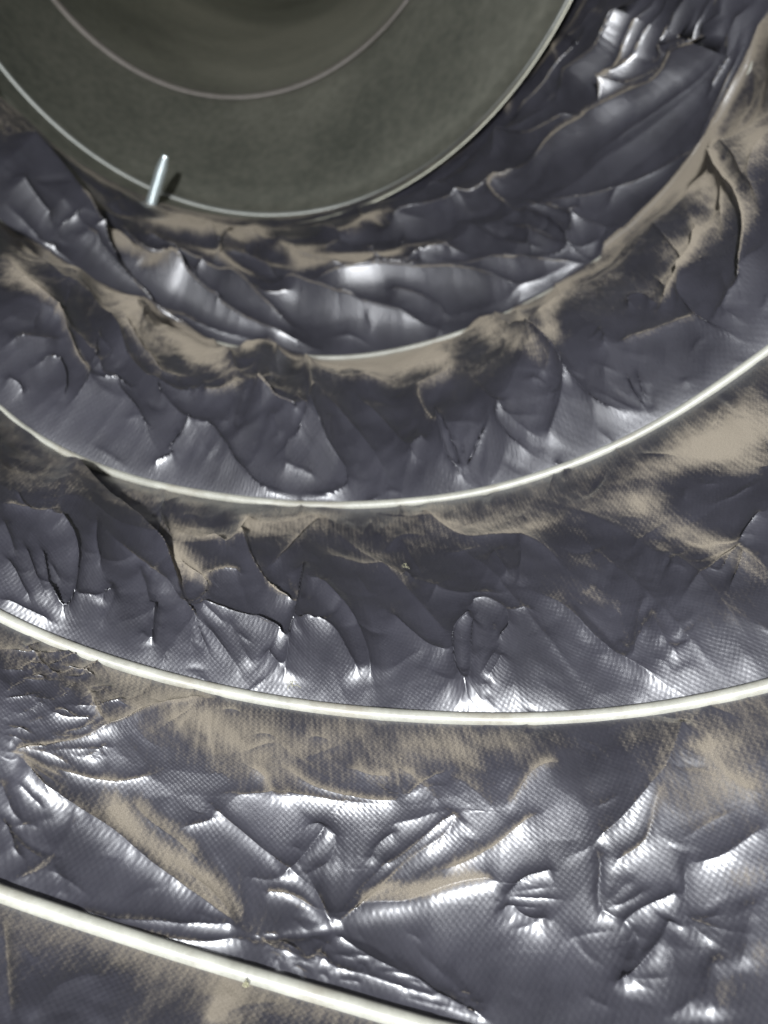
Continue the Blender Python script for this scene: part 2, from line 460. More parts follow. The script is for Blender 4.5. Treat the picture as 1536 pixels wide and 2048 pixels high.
# ---- between the third and fourth coils
fold([(0,1300),(60,1313),(130,1310)], 10, 8, 9, .5, dw=6)
fold([(15,1516),(100,1504),(160,1492),(225,1468),(280,1442),(335,1418),(430,1398)], 18, 14, 9, .6, dw=6, tip=.1)
fold([(40,1284),(80,1330),(125,1369)], 7, 6, 6, .3, dw=4)
fold([(95,1432),(120,1449),(185,1452)], 12, 7, 9)
fold([(190,1476),(240,1462),(300,1436)], 12, 8, 12)
fold([(10,1506),(35,1480),(45,1462)], 12, 8, 10)
fold([(75,1522),(150,1512),(230,1505)], 12, 8, 12)
fold([(170,1390),(185,1430),(205,1460)], 14, 10, 8, .7, dw=9)
import random as _r
_q = _r.Random(7)
for _ in range(46):                              # thin tape-like patch, crinkled hard
    x = _q.uniform(-10, 190); y = _q.uniform(1300, 1540); a = _q.uniform(-.9, .5); L = _q.uniform(25, 80)
    fold([(x, y), (x + L * math.cos(a) * .5, y + L * math.sin(a) * .5 + _q.uniform(-5, 5)), (x + L * math.cos(a), y + L * math.sin(a))], _q.uniform(3, 8), _q.uniform(3, 7), _q.uniform(3, 8), _q.choice([0, .3, .5]), dw=4)
fold([(25,1540),(100,1590),(160,1626),(225,1670),(300,1730),(380,1786),(440,1831),(492,1866)], 34, 30, 16, tip=.07)
dustline([(215,1570),(240,1626),(280,1672),(350,1722),(415,1768),(455,1818)], 26, .9)
dustline([(270,1580),(300,1630),(350,1660),(400,1720)], 20, .5)
fold([(255,1590),(290,1640),(350,1680),(420,1740)], 10, 12, 16)
fold([(100,1546),(190,1566),(240,1571),(300,1561),(320,1548)], 12, 8, 10, .5, dw=6)
fold([(0,1560),(10,1600),(30,1636),(50,1650)], 16, 12, 12)
fold([(0,1640),(18,1660),(30,1700),(45,1720)], 16, 5, 16)
fold([(30,1572),(60,1600),(90,1625)], 9, 8, 10)
fold([(150,1606),(145,1650),(112,1702),(80,1740),(10,1768)], 13, 12, 8, .55, dw=8)
fold([(110,1730),(125,1770),(120,1800)], 8, 10, 8)
fold([(360,1658),(400,1650),(425,1640),(424,1615),(408,1605)], 14, 10, 9)
fold([(425,1621),(525,1701),(625,1786),(665,1856)], 12, 9, 7, .3, dw=4, tip=.05)
fold([(450,1622),(470,1600),(520,1592),(600,1600),(690,1618),(768,1622)], 12, 8, 14, .2, dw=5)
fold([(490,1530),(530,1562),(545,1600),(600,1606)], 14, 14, 9, .6, dw=12)
fold([(565,1530),(620,1580),(700,1606),(790,1612),(800,1580)], 16, 16, 10, .65, dw=14)
fold([(690,1540),(740,1560),(790,1560)], 9, 14, 12, .4)
fold([(560,1760),(580,1748),(612,1716),(640,1684),(658,1660)], 24, 22, 7, tip=.1)
fold([(600,1662),(640,1655),(672,1680),(655,1732),(590,1760)], 14, 9, 12)
fold([(738,1740),(750,1703),(770,1684),(800,1668)], 16, 10, 10, .2)
fold([(740,1740),(780,1735),(830,1700),(900,1650),(930,1640)], 18, 24, 10, .4, dw=7)
fold([(768,1660),(830,1650),(900,1634)], 14, 26, 14)
fold([(668,1858),(720,1818),(768,1776),(828,1724),(893,1682),(925,1640)], 20, 16, 12, .6, dw=9, tip=.05)
fold([(665,1856),(640,1830),(600,1801),(570,1788),(530,1786)], 16, 9, 10, .7, dw=8, tip=.06)
fold([(655,1856),(640,1800),(615,1740)], 12, 9, 14)
fold([(665,1858),(580,1872),(500,1880)], -12, 7, 7, tip=.06)
fold([(668,1868),(725,1904),(768,1929),(843,1964),(880,1990),(975,2046)], 18, 16, 8, .2, dw=6, tip=.05)
fold([(575,1881),(610,1905),(640,1930)], -8, 6, 6)
fold([(665,1880),(640,1900),(620,1925)], 8, 7, 7, .3)
fold([(150,1818),(225,1839),(325,1845),(420,1856),(492,1868)], 16, 10, 12, 0, tip=.1)
fold([(200,1846),(300,1872),(410,1888),(505,1882)], 16, 8, 10, .2, dw=5, tip=.1)
fold([(500,1880),(580,1910),(680,1935),(800,1975),(900,2010)], 14, 16, 10, .3, dw=8)
for _ in range(40):
    t = _q.uniform(0, 1); x = 510 + 450 * t + _q.uniform(-25, 25); y = 1885 + 140 * t + _q.uniform(-30, 22); a = _q.uniform(0, 1.1); L = _q.uniform(20, 60)
    fold([(x, y), (x + L * math.cos(a) * .5 + 3, y + L * math.sin(a) * .5 - 3), (x + L * math.cos(a), y + L * math.sin(a))], _q.uniform(3, 7), _q.uniform(3, 6), _q.uniform(3, 6), _q.choice([0, .4, .6]), dw=4)
fold([(868,1748),(918,1741),(983,1706),(1043,1656),(1095,1622)], 20, 14, 14, .85, dw=12)
fold([(1003,1636),(1043,1586),(1078,1551),(1130,1530)], 14, 16, 14, .7, dw=14)
fold([(700,1826),(760,1816),(818,1810),(893,1784),(968,1768),(1003,1768)], 26, 34, 8, .7, dw=13, tip=.1)
dustline([(720,1800),(800,1790),(870,1780),(940,1760),(990,1770)], 18, .9)
fold([(800,1540),(850,1590),(890,1630)], 10, 14, 12, .6)
fold([(900,1560),(960,1600),(1000,1640)], 9, 16, 16, .4)
fold([(1003,1802),(1030,1776),(1058,1756),(1110,1740)], 18, 14, 14, tip=.08)
fold([(1003,1806),(1048,1836),(1100,1843)], 16, 12, 14, tip=.08)
fold([(1188,1686),(1200,1736),(1194,1786),(1205,1826),(1240,1840)], 24, 16, 9, .6, dw=10)
fold([(1190,1690),(1243,1651),(1308,1586),(1343,1540),(1370,1460),(1375,1440)], 26, 26, 14, 0, tip=.08)
fold([(1343,1570),(1318,1614),(1293,1686),(1240,1726),(1225,1760)], 20, 14, 14, .5, dw=12)
fold([(1240,1860),(1262,1836),(1293,1816),(1330,1800),(1360,1784)], 24, 16, 16, tip=.1)
fold([(1253,1856),(1275,1880),(1265,1915),(1248,1940)], 18, 14, 14)
fold([(1346,1834),(1320,1884),(1270,1948),(1232,1968)], 26, 16, 14, tip=.08)
blob(1245,1962,18,13,20,14,0)
fold([(1368,1700),(1370,1770),(1372,1836),(1400,1870),(1446,1898)], 22, 20, 10, 0)
fold([(1350,1860),(1345,1920),(1370,1990),(1390,2050)], 26, 26, 20)
fold([(1440,1900),(1420,1960),(1430,2050)], 22, 24, 16)
fold([(1060,1800),(1120,1860),(1150,1950),(1140,2050)], 10, 50, 50)
fold([(1380,1730),(1440,1720),(1500,1680),(1540,1650)], 18, 20, 18, 0)
fold([(1480,1790),(1500,1850),(1480,1950)], 16, 26, 26)
fold([(1400,1480),(1450,1560),(1536,1600)], 14, 26, 22, .3)
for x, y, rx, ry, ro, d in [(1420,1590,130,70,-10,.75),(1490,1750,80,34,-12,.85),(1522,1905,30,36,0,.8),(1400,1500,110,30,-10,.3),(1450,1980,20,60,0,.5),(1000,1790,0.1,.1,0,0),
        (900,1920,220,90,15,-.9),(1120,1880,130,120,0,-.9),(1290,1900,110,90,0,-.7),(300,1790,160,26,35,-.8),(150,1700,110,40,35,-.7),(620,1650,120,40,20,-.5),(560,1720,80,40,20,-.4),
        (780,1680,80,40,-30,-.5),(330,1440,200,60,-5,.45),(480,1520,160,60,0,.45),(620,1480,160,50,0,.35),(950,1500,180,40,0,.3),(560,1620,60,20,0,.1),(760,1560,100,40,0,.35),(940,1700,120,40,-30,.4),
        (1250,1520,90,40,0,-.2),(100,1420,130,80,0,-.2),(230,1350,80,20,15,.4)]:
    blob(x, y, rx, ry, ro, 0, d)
# ---- nearer than the fourth coil
fold([(8,1830),(14,1900),(20,1980),(24,2060)], 14, 6, 14, .3, dw=5)
fold([(60,2060),(90,2000),(150,1960),(230,1950)], 18, 24, 24)
fold([(180,2060),(215,2010),(235,1950),(240,1910)], 12, 20, 20)
fold([(420,2060),(440,2010),(470,1975)], 9, 16, 16, .6, dw=16)
for x, y, rx, ry, ro, d in [(450,2020,50,50,0,.7),(140,2000,120,60,-20,-.7),(300,1960,100,30,18,.1),(60,1880,60,30,10,.2),(600,2030,80,30,0,.2)]:
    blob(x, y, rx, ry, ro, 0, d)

fold([(10,255),(70,322),(122,384),(156,436),(192,496),(236,558),(290,612)], -12, 6, 6)
fold([(128,905),(160,930),(212,968),(256,1012),(312,1064),(347,1112),(382,1190)], -12, 6, 6)
# long pulled pleats at the upper right, and taut lines across the two far bays
for p_, h_, w_ in [(((1508,62),(1400,120),(1290,175),(1190,205)),12,8),(((1508,62),(1440,60),(1370,85),(1300,130)),9,7),(((1500,70),(1400,170),(1290,250),(1180,320)),4,10),
                   (((1470,120),(1360,220),(1250,300),(1150,350)),2,12),(((1400,300),(1280,370),(1150,400),(1040,410)),8,9),(((1250,470),(1150,440),(1040,400)),8,8),
                   (((1330,10),(1300,90),(1255,170),(1200,250)),11,7),(((1380,0),(1350,70),(1320,130)),9,7),(((1420,0),(1405,60),(1390,130)),8,6),
                   (((1180,60),(1140,130),(1080,200),(1010,250)),9,7),(((1240,470),(1120,520),(980,540),(850,530)),10,10),(((1180,540),(1050,540),(930,520)),8,9),
                   (((100,440),(180,540),(290,630),(420,690)),9,7),(((0,420),(70,500),(150,560)),9,8),(((0,470),(90,560),(190,640)),10,8),(((30,600),(150,700),(260,830),(330,930)),10,12),
                   (((190,640),(260,740),(360,850),(430,930)),10,12),(((640,800),(720,880),(780,960)),9,12),(((700,790),(780,860),(850,950)),8,11),(((940,760),(1000,830),(1100,900)),9,12),
                   (((1340,560),(1400,640),(1500,690)),9,10),(((1300,440),(1360,520),(1350,620)),9,8),(((1536,150),(1480,260),(1420,330),(1370,430)),10,9),(((1536,260),(1500,330),(1520,420)),9,9),
                   (((650,1060),(760,1130),(860,1230),(920,1330)),9,13),(((860,1060),(960,1130),(1080,1260),(1180,1380)),9,13),(((1130,1060),(1260,1160),(1380,1290),(1460,1370)),9,15),(((1300,1080),(1400,1160),(1500,1290)),8,14)]:
    fold(list(p_), h_, w_ * 1.3, w_ * .8, .15, dw=5, tip=.3)
# ---- tension creases fanning out of pinched points, and fine wrinkles between them
_q = _r.Random(23)
def fan(x, y, a0, a1, n, L, h, w, dust=.15):
    for j in range(n):
        a = math.radians(a0 + (a1 - a0) * (j + _q.uniform(.1, .9)) / n); l = L * _q.uniform(.45, 1.1); b = _q.uniform(-.12, .12)
        ww = w * _q.uniform(.6, 1.3)
        fold([(x + 4 * math.cos(a), y + 4 * math.sin(a)), (x + l * .5 * math.cos(a + b), y + l * .5 * math.sin(a + b)), (x + l * math.cos(a), y + l * math.sin(a))],
             h * _q.uniform(.5, 1.2) * _q.choice([1, 1, 1, -.6]), ww * _q.uniform(.7, 1.8), ww, _q.choice([0, dust, dust * 2]), tip=.3, dw=5)
for a in [(614,858,-160,-60,6,130,9,7),(500,772,-20,120,5,90,8,7),(592,1213,-150,-30,6,120,9,7),(577,1288,-150,-20,5,140,8,7),(372,1203,20,100,4,110,8,7),
          (943,1416,-150,-40,6,130,9,8),(665,1856,-170,-10,9,190,9,8,.3),(492,1866,-170,-90,5,200,8,8),(20,1516,-30,60,6,150,10,7,.3),(1003,1803,-60,70,5,120,8,9),
          (1203,1826,-110,-10,5,140,9,9),(1370,1836,-20,100,5,130,9,9),(1298,827,-170,-80,5,110,7,7),(928,965,-120,-60,4,120,7,6),(170,767,-120,20,5,100,8,7),
          (1508,62,90,200,7,260,9,8,.3),(1444,260,60,150,5,180,8,8,.3),(1033,428,-40,30,4,130,7,7),(1195,530,150,215,5,240,8,9),(560,715,150,215,5,260,8,8,.2),
          (305,1302,-130,-60,4,110,7,6),(125,1226,-140,-60,4,130,7,7),(1268,1344,-160,-60,6,160,8,9,.2),(1500,1090,100,190,5,170,8,9,.2),(20,1660,-30,70,5,130,8,7),
          (420,1400,80,180,5,150,6,6,.2),(800,1610,-120,0,5,120,7,8,.3),(975,2046,-170,-120,5,260,7,7,.3),(1240,1965,-80,20,5,110,8,8)]:
    fan(*a)
for _ in range(330):
    x = _q.uniform(0, 1536); y = _q.uniform(380, 2048); L = _q.uniform(25, 110) * (.6 + y / 2600); a = _q.gauss(.55, .55) if _q.random() < .6 else _q.gauss(-.9, .5)
    b = _q.uniform(-.25, .25); w = _q.uniform(3.5, 8)
    fold([(x, y), (x + L * .5 * math.cos(a + b), y + L * .5 * math.sin(a + b)), (x + L * math.cos(a), y + L * math.sin(a))], _q.uniform(2, 5.5) * _q.choice([1, 1, -.7]), w * _q.uniform(.8, 2), w, _q.choice([0, 0, .2]), dw=4, tip=.35)

dustline([(1195,528),(1308,425),(1393,335),(1440,262),(1508,125),(1533,62)], 8, .5)
dustline([(640,735),(760,722),(880,690),(980,650),(1060,610)], 12, .6)
dustline([(140,410),(190,470),(260,520),(340,570)], 22, .7)
dustline([(330,440),(420,455),(520,480)], 20, .7)
dustline([(560,535),(680,530),(800,520)], 16, .8)
fold([(300,500),(380,545),(460,585),(540,640),(600,668)], 16, 10, 12, .3, dw=7)
fold([(620,560),(700,562),(790,556),(880,545)], 12, 10, 12, .2)
fold([(880,640),(960,625),(1040,600),(1110,562)], 3, 14, 16)
fold([(560,500),(620,545),(700,560)], 12, 9, 10, .5)

#ENDFOLDS#

# small crumples everywhere the film is slack, finer where it is close to the camera
u = U[vi]; v = V[vi]
H *= np.interp(S[vi], [0, .85, 1.0, 1.3, 1.5, 1.9, 2.4, 3, 3.3, 4], [2.2, 2.2, 1.0, .75, 1.1, 1.45, 1.1, 1.0, .62, .62])
n1 = creased(u / 26 + v / 60, v / 30 - u / 90, 1) + .5 * creased(u / 14 - v / 40, v / 22, 2)
n2 = creased(u / 8 + v / 30, v / 11, 3)
n3 = creased(u / 3.2, v / 4.4, 4)
amp = .35 + .65 * sstep(-.1, .5, gnoise(u / 40, v / 40, 21))
H += pinw[vi] * .35 * n1 + pin[vi] * (.22 * n2 + .05 * n3 + 1.9 * (facets(u / 10 - v / 34, v / 15 + u / 60, 52) - .5) + .5 * (facets(u / 4, v / 6 + u / 20, 53) - .5)) * amp * np.interp(S[vi], [.9, 1.1, 2.8, 3.2], [.35, .8, 1, .75]) + np.where(S[vi] < 1, pinw[vi] * 3.0 * (facets(u / 62 + v / 50 + .3, v / 15 - u / 45, 54) - .5), pinw[vi] * np.interp(S[vi], [1, 2, 3, 4], [4.5, 4.5, 2.8, 2.8]) * (facets(u / 25 + v / 70, v / 38 - u / 80, 51) - .5))
# pleats running away from each coil
pl_ = np.abs(gnoise(u / 7 + v / 22, v / 60, 31)); H += pin[vi] * (np.exp(-T[vi] * 9) + np.exp(-(1 - T[vi]) * 7)) * (.35 - pl_) * np.interp(S[vi], [0, .9, 1.3], [.0, .4, 1.2])

dust = np.zeros(len(S)); dust[vi] = DU
# dust settles on the back slope of every sag, below the coil above it
g1 = gnoise(U / 22, V / 16, 41); g2 = gnoise(U / 6, V / 6, 42); g3 = gnoise(U / 60, V / 60, 43)
back = (1 - sstep(.02, .62, T))
dust += back * .22 + .09 + .13 * sstep(2.0, 1.9, S) + .26 * g1 + .16 * g2 + .12 * g3 - .05
dust -= .25 * sstep(.75, .95, T)
dust += .09 * sstep(2.9, 3.3, S) - .48 * sstep(4.02, 4.06, S) + .15 * sstep(.05, .5, PH) * (S > 1) * (1 - .6 * sstep(3, 3.2, S)) + .05

disp = np.zeros(len(S)); disp[vi] = H
other = ~seen
disp[other] = (pinw * 2.2 * creased(U / 26, V / 30, 1) + pin * .5 * creased(U / 8, V / 11, 3))[other]
# film gathers into its folds: every point slides a little towards the nearest crest, which sharpens the creases
Bg = B.reshape(NR, NC, 3); Dg = disp.reshape(NR, NC)
slide = np.zeros_like(Bg); lam = np.clip(Z, 0, 330).reshape(NR, NC) / F * 4.0
for ax_ in (0, 1):
    e = np.gradient(Bg, axis=ax_); L_ = np.maximum(np.linalg.norm(e, axis=2), 1e-4)
    gq = np.clip(np.gradient(Dg, axis=ax_) / L_, -.9, .9)
    slide += (gq * lam)[..., None] * e / L_[..., None]
slide[~seen.reshape(NR, NC)] = 0
P = B + IN * disp[:, None] + slide.reshape(-1, 3)
# dust lies on the slopes turned up and away from the draught, and is wiped off the fronts of the folds
G = P.reshape(NR, NC, 3)
nrmv = np.cross(np.gradient(G, axis=0), np.gradient(G, axis=1)).reshape(-1, 3)
nrmv /= np.maximum(np.linalg.norm(nrmv, axis=1), 1e-9)[:, None]
nrmv *= np.sign((nrmv * IN).sum(1))[:, None]
bdir = np.array([.05, -.80, .60])                # up and down-stream, survey frame
lee = nrmv @ bdir - IN @ bdir
dust += np.clip(lee, -.5, .5) * 1.15 * (np.abs(PH) < 1.3)

# ------------------------------------------------------------------ materials


def mat(name):
    m = bpy.data.materials.new(name); m.use_nodes = True
    nt = m.node_tree; nt.nodes.clear()
    out = nt.nodes.new('ShaderNodeOutputMaterial')
    return m, nt, out


def N(nt, typ, **kw):
    n = nt.nodes.new(typ)
    for a, b in kw.items():
        if a.startswith('i_'):
            key = a[2:]
            key = int(key) if key.isdigit() else key.replace('_', ' ')
            n.inputs[key].default_value = b
        else: setattr(n, a, b)
    return n


def M(nt, op, a, b=None, clamp=False):
    n = nt.nodes.new('ShaderNodeMath'); n.operation = op; n.use_clamp = clamp
    for i, x in enumerate([a, b]):
        if x is None: continue
        if isinstance(x, (int, float)): n.inputs[i].default_value = x
        else: nt.links.new(x, n.inputs[i])
    return n.outputs[0]


def ramp(nt, fac, stops):
    n = nt.nodes.new('ShaderNodeValToRGB'); e = n.color_ramp.elements
    e[0].position, e[0].color = stops[0]; e[1].position, e[1].color = stops[-1]
    for p, c in stops[1:-1]:
        q = e.new(p); q.color = c
    nt.links.new(fac, n.inputs[0])
    return n.outputs[0]


def film_material():
    m, nt, out = mat('black_duct_film')
    L = nt.links.new
    uv = N(nt, 'ShaderNodeUVMap', uv_map='film')            # millimetres along / across the film
    sep = N(nt, 'ShaderNodeSeparateXYZ'); L(uv.outputs[0], sep.inputs[0])
    x, y = sep.outputs[0], sep.outputs[1]
    # woven scrim pressed into the film
    warp = N(nt, 'ShaderNodeTexNoise', i_Scale=.12, i_Detail=2.0); L(uv.outputs[0], warp.inputs['Vector'])
    wv = M(nt, 'MULTIPLY', warp.outputs[0], 3.0)
    X = M(nt, 'ADD', M(nt, 'MULTIPLY', x, 2 * math.pi / .88), wv)
    Y = M(nt, 'ADD', M(nt, 'MULTIPLY', y, 2 * math.pi / .94), M(nt, 'MULTIPLY', x, .9))
    weave = M(nt, 'MULTIPLY', M(nt, 'SINE', X), M(nt, 'SINE', Y))          # -1..1 knobs
    wide = M(nt, 'MULTIPLY', M(nt, 'SINE', M(nt, 'MULTIPLY', X, .58)), M(nt, 'SINE', M(nt, 'MULTIPLY', Y, .58)))
    far = M(nt, 'LESS_THAN', y, float(axl[2]))                             # the film beyond the second coil has the wider scrim
    weave = M(nt, 'ADD', M(nt, 'MULTIPLY', weave, M(nt, 'SUBTRACT', 1.0, far)), M(nt, 'MULTIPLY', M(nt, 'MULTIPLY', wide, far), .9))
    weave = M(nt, 'ADD', M(nt, 'MULTIPLY', weave, .62), M(nt, 'MULTIPLY', M(nt, 'SINE', M(nt, 'ADD', X, M(nt, 'MULTIPLY', Y, .22))), .38))
    cn = N(nt, 'ShaderNodeTexNoise', i_Scale=.09, i_Detail=3.0); L(uv.outputs[0], cn.inputs['Vector'])
    wmask = M(nt, 'ADD', M(nt, 'MULTIPLY', cn.outputs[0], 1.5), -.1, True)
    fine = N(nt, 'ShaderNodeTexNoise', i_Scale=1.6, i_Detail=5.0, i_Roughness=.6); L(uv.outputs[0], fine.inputs['Vector'])
    b1 = N(nt, 'ShaderNodeBump', i_Strength=1.0, i_Distance=.001); 
    hgt = M(nt, 'ADD', M(nt, 'MULTIPLY', M(nt, 'MULTIPLY', weave, wmask), .021), M(nt, 'MULTIPLY', fine.outputs[0], .02))
    L(hgt, b1.inputs['Height'])
    # film
    blot = N(nt, 'ShaderNodeTexNoise', i_Scale=.05, i_Detail=6.0, i_Roughness=.65); L(uv.outputs[0], blot.inputs['Vector'])
    colr = ramp(nt, blot.outputs[0], [(.3, (.015, .0147, .0195, 1)), (.7, (.031, .0305, .039, 1))])
    film = N(nt, 'ShaderNodeBsdfPrincipled')
    L(colr, film.inputs['Base Color'])
    film.inputs['Metallic'].default_value = 0
    film.inputs['IOR'].default_value = 1.78
    film.inputs['Specular IOR Level'].default_value = .55
    rgh = M(nt, 'ADD', M(nt, 'MULTIPLY', fine.outputs[0], .12), .29)
    L(rgh, film.inputs['Roughness']); L(b1.outputs[0], film.inputs['Normal'])
    film.inputs['Coat Weight'].default_value = .22; film.inputs['Coat Roughness'].default_value = .45; L(b1.outputs[0], film.inputs['Coat Normal']); film.inputs['Coat IOR'].default_value = 1.9
    # dust
    at = N(nt, 'ShaderNodeAttribute', attribute_name='dust')
    mp = N(nt, 'ShaderNodeMapping'); mp.inputs['Scale'].default_value = (.9, .25, 1); mp.inputs['Rotation'].default_value = (0, 0, .5)
    L(uv.outputs[0], mp.inputs['Vector'])
    dn = N(nt, 'ShaderNodeTexNoise', i_Scale=.9, i_Detail=7.0, i_Roughness=.68); L(mp.outputs[0], dn.inputs['Vector'])
    gr = N(nt, 'ShaderNodeTexNoise', i_Scale=7.0, i_Detail=3.0, i_Roughness=.7); L(uv.outputs[0], gr.inputs['Vector'])
    d = M(nt, 'ADD', at.outputs['Fac'], M(nt, 'MULTIPLY', M(nt, 'SUBTRACT', dn.outputs[0], .5), 1.1))
    d = M(nt, 'ADD', d, M(nt, 'MULTIPLY', M(nt, 'SUBTRACT', gr.outputs[0], .5), .9))
    d = M(nt, 'SUBTRACT', d, M(nt, 'MULTIPLY', M(nt, 'MULTIPLY', weave, wmask), .22))
    mr = N(nt, 'ShaderNodeMapRange', interpolation_type='SMOOTHSTEP'); L(d, mr.inputs['Value'])
    mr.inputs['From Min'].default_value = .08; mr.inputs['From Max'].default_value = 1.15
    fac = M(nt, 'MULTIPLY', mr.outputs[0], .74)
    dc = ramp(nt, gr.outputs[0], [(.28, (.10, .086, .066, 1)), (.72, (.30, .262, .205, 1))])
    du = N(nt, 'ShaderNodeBsdfDiffuse', i_Roughness=.9); L(dc, du.inputs[0])
    b2 = N(nt, 'ShaderNodeBump', i_Strength=.7, i_Distance=.001); L(M(nt, 'ADD', M(nt, 'MULTIPLY', gr.outputs[0], .08), M(nt, 'MULTIPLY', weave, .02)), b2.inputs['Height']); L(b2.outputs[0], du.inputs['Normal'])
    mx = N(nt, 'ShaderNodeMixShader'); L(fac, mx.inputs[0]); L(film.outputs[0], mx.inputs[1]); L(du.outputs[0], mx.inputs[2])
    L(mx.outputs[0], out.inputs[0])
    return m


def wire_material():
    m, nt, out = mat('ivory_coated_wire')
    L = nt.links.new
    tc = N(nt, 'ShaderNodeTexCoord')
    n = N(nt, 'ShaderNodeTexNoise', i_Scale=180.0, i_Detail=5.0); L(tc.outputs['Object'], n.inputs['Vector'])
    n2 = N(nt, 'ShaderNodeTexNoise', i_Scale=1400.0, i_Detail=3.0); L(tc.outputs['Object'], n2.inputs['Vector'])
    f = M(nt, 'ADD', M(nt, 'MULTIPLY', n.outputs[0], .7), M(nt, 'MULTIPLY', n2.outputs[0], .35))
    c = ramp(nt, f, [(.35, (.20, .198, .168, 1)), (.62, (.28, .278, .24, 1))])
    sm = N(nt, 'ShaderNodeTexNoise', i_Scale=75.0, i_Detail=7.0, i_Roughness=.7); L(tc.outputs['Object'], sm.inputs['Vector'])
    sf = N(nt, 'ShaderNodeMapRange'); L(sm.outputs[0], sf.inputs['Value']); sf.inputs['From Min'].default_value = .50; sf.inputs['From Max'].default_value = .72; sf.inputs['To Max'].default_value = .7
    mc = N(nt, 'ShaderNodeMix', data_type='RGBA'); L(sf.outputs[0], mc.inputs[0]); L(c, mc.inputs[6]); mc.inputs[7].default_value = (.15, .125, .09, 1)
    p = N(nt, 'ShaderNodeBsdfPrincipled', i_Roughness=.42); L(mc.outputs[2], p.inputs['Base Color'])
    p.inputs['Subsurface Weight'].default_value = .15; p.inputs['Subsurface Radius'].default_value = (.001, .001, .0008)
    L(p.outputs[0], out.inputs[0])
    return m


def metal_material(name, a, b, rough, met=.75):
    m, nt, out = mat(name)
    L = nt.links.new
    tc = N(nt, 'ShaderNodeTexCoord')
    n = N(nt, 'ShaderNodeTexNoise', i_Scale=7.0, i_Detail=6.0, i_Roughness=.5); L(tc.outputs['Object'], n.inputs['Vector'])
    n2 = N(nt, 'ShaderNodeTexNoise', i_Scale=260.0, i_Detail=4.0); L(tc.outputs['Object'], n2.inputs['Vector'])
    f = M(nt, 'ADD', M(nt, 'MULTIPLY', n.outputs[0], .8), M(nt, 'MULTIPLY', n2.outputs[0], .2))
    p = N(nt, 'ShaderNodeBsdfPrincipled'); L(ramp(nt, f, [(.35, a), (.65, b)]), p.inputs['Base Color'])
    p.inputs['Metallic'].default_value = met
    L(M(nt, 'ADD', M(nt, 'MULTIPLY', f, .25), rough), p.inputs['Roughness'])
    bp = N(nt, 'ShaderNodeBump', i_Strength=.25, i_Distance=.0002); L(n2.outputs[0], bp.inputs['Height']); L(bp.outputs[0], p.inputs['Normal'])
    L(p.outputs[0], out.inputs[0])
    return m


MAT_FILM = film_material()
MAT_WIRE = wire_material()
MAT_PIPE = metal_material('dull_galvanized_steel', (.17, .18, .15, 1), (.44, .43, .355, 1), .40, .85)
MAT_BEAD = metal_material('worn_bead_steel', (.26, .27, .25, 1), (.42, .43, .40, 1), .38)
MAT_BEAD2 = metal_material('dull_bead_steel', (.14, .125, .11, 1), (.26, .24, .22, 1), .42, .5)
MAT_SCREW = metal_material('bright_zinc_steel', (.70, .80, .80, 1), (.9, .97, .97, 1), .18)

# ------------------------------------------------------------------ the duct
duct = empty('flexible_duct', (0, 0, 0))
tag(duct, 'wrinkled dusty black film flexible air duct held open by ivory coated wire coils', 'air duct')
W3 = to_world(P)
liner = mesh_obj('film_liner', W3, grid_faces(NR, NC, True), MAT_FILM, duct)
me = liner.data
a = me.attributes.new('dust', 'FLOAT', 'POINT'); a.data.foreach_set('value', dust.astype(np.float32))
uvl = me.uv_layers.new(name='film')
li = np.empty(len(me.loops), np.int32); me.loops.foreach_get('vertex_index', li)
uvc = np.stack([U[li], V[li]], 1)
# the last strip closes the tube: keep its film coordinate running on
wrapm = (li.reshape(-1, 4) % NC).max(1) - (li.reshape(-1, 4) % NC).min(1) > NC // 2
lw = np.repeat(wrapm, 4) & (U[li] < 0)
uvc[lw, 0] += 2 * math.pi * Rm
uvl.data.foreach_set('uv', uvc.astype(np.float32).ravel())

# coils: a round coated wire just proud of the film
WR = 1.02
for i in range(1, 6):
    ph = np.linspace(-math.pi, math.pi, 721)
    s = i + coil_shift(ph)
    c = surf(np.clip(s, 0, 5.999), ph); inn = inward(np.clip(s, 0, 5.999), ph)
    c = c + inn * ((.18 if i > 2 else .42) + .10 * np.sin(ph * 5 + i) + .05 * np.sin(ph * 23 + 2 * i))[:, None]
    tg = np.gradient(c, axis=0); tg /= np.linalg.norm(tg, axis=1)[:, None]
    b = np.cross(tg, inn); b /= np.linalg.norm(b, axis=1)[:, None]; nn = np.cross(b, tg)
    al = np.linspace(0, 2 * math.pi, 15)[:-1]
    v3 = c[:, None] + WR * (np.cos(al)[None, :, None] * nn[:, None] + np.sin(al)[None, :, None] * b[:, None])
    mesh_obj('wire_coil', to_world(v3.reshape(-1, 3)), grid_faces(len(ph), 14, True), MAT_WIRE, duct)

# ------------------------------------------------------------------ the steel collar at the far end
cr = np.array([-58, -266.5, 291.7]); nr = np.array([.174, -.504, .846]); nr /= np.linalg.norm(nr)
ed = DOWN - DOWN @ nr * nr; ed /= np.linalg.norm(ed); er = np.cross(ed, nr)
if er[0] < 0: er = -er
collar = empty('steel_collar', tuple(to_world(cr + ed * 146)))
tag(collar, 'dull grey galvanized steel collar pipe with bright beads at the far end of the duct', 'pipe collar')
CM = collar.location


def arc(a0, r0, rad, n=9, sgn=-1):
    return [(a0 + rad * math.cos(t), r0 + sgn * rad * math.sin(t)) for t in np.linspace(math.pi, 0, n)]


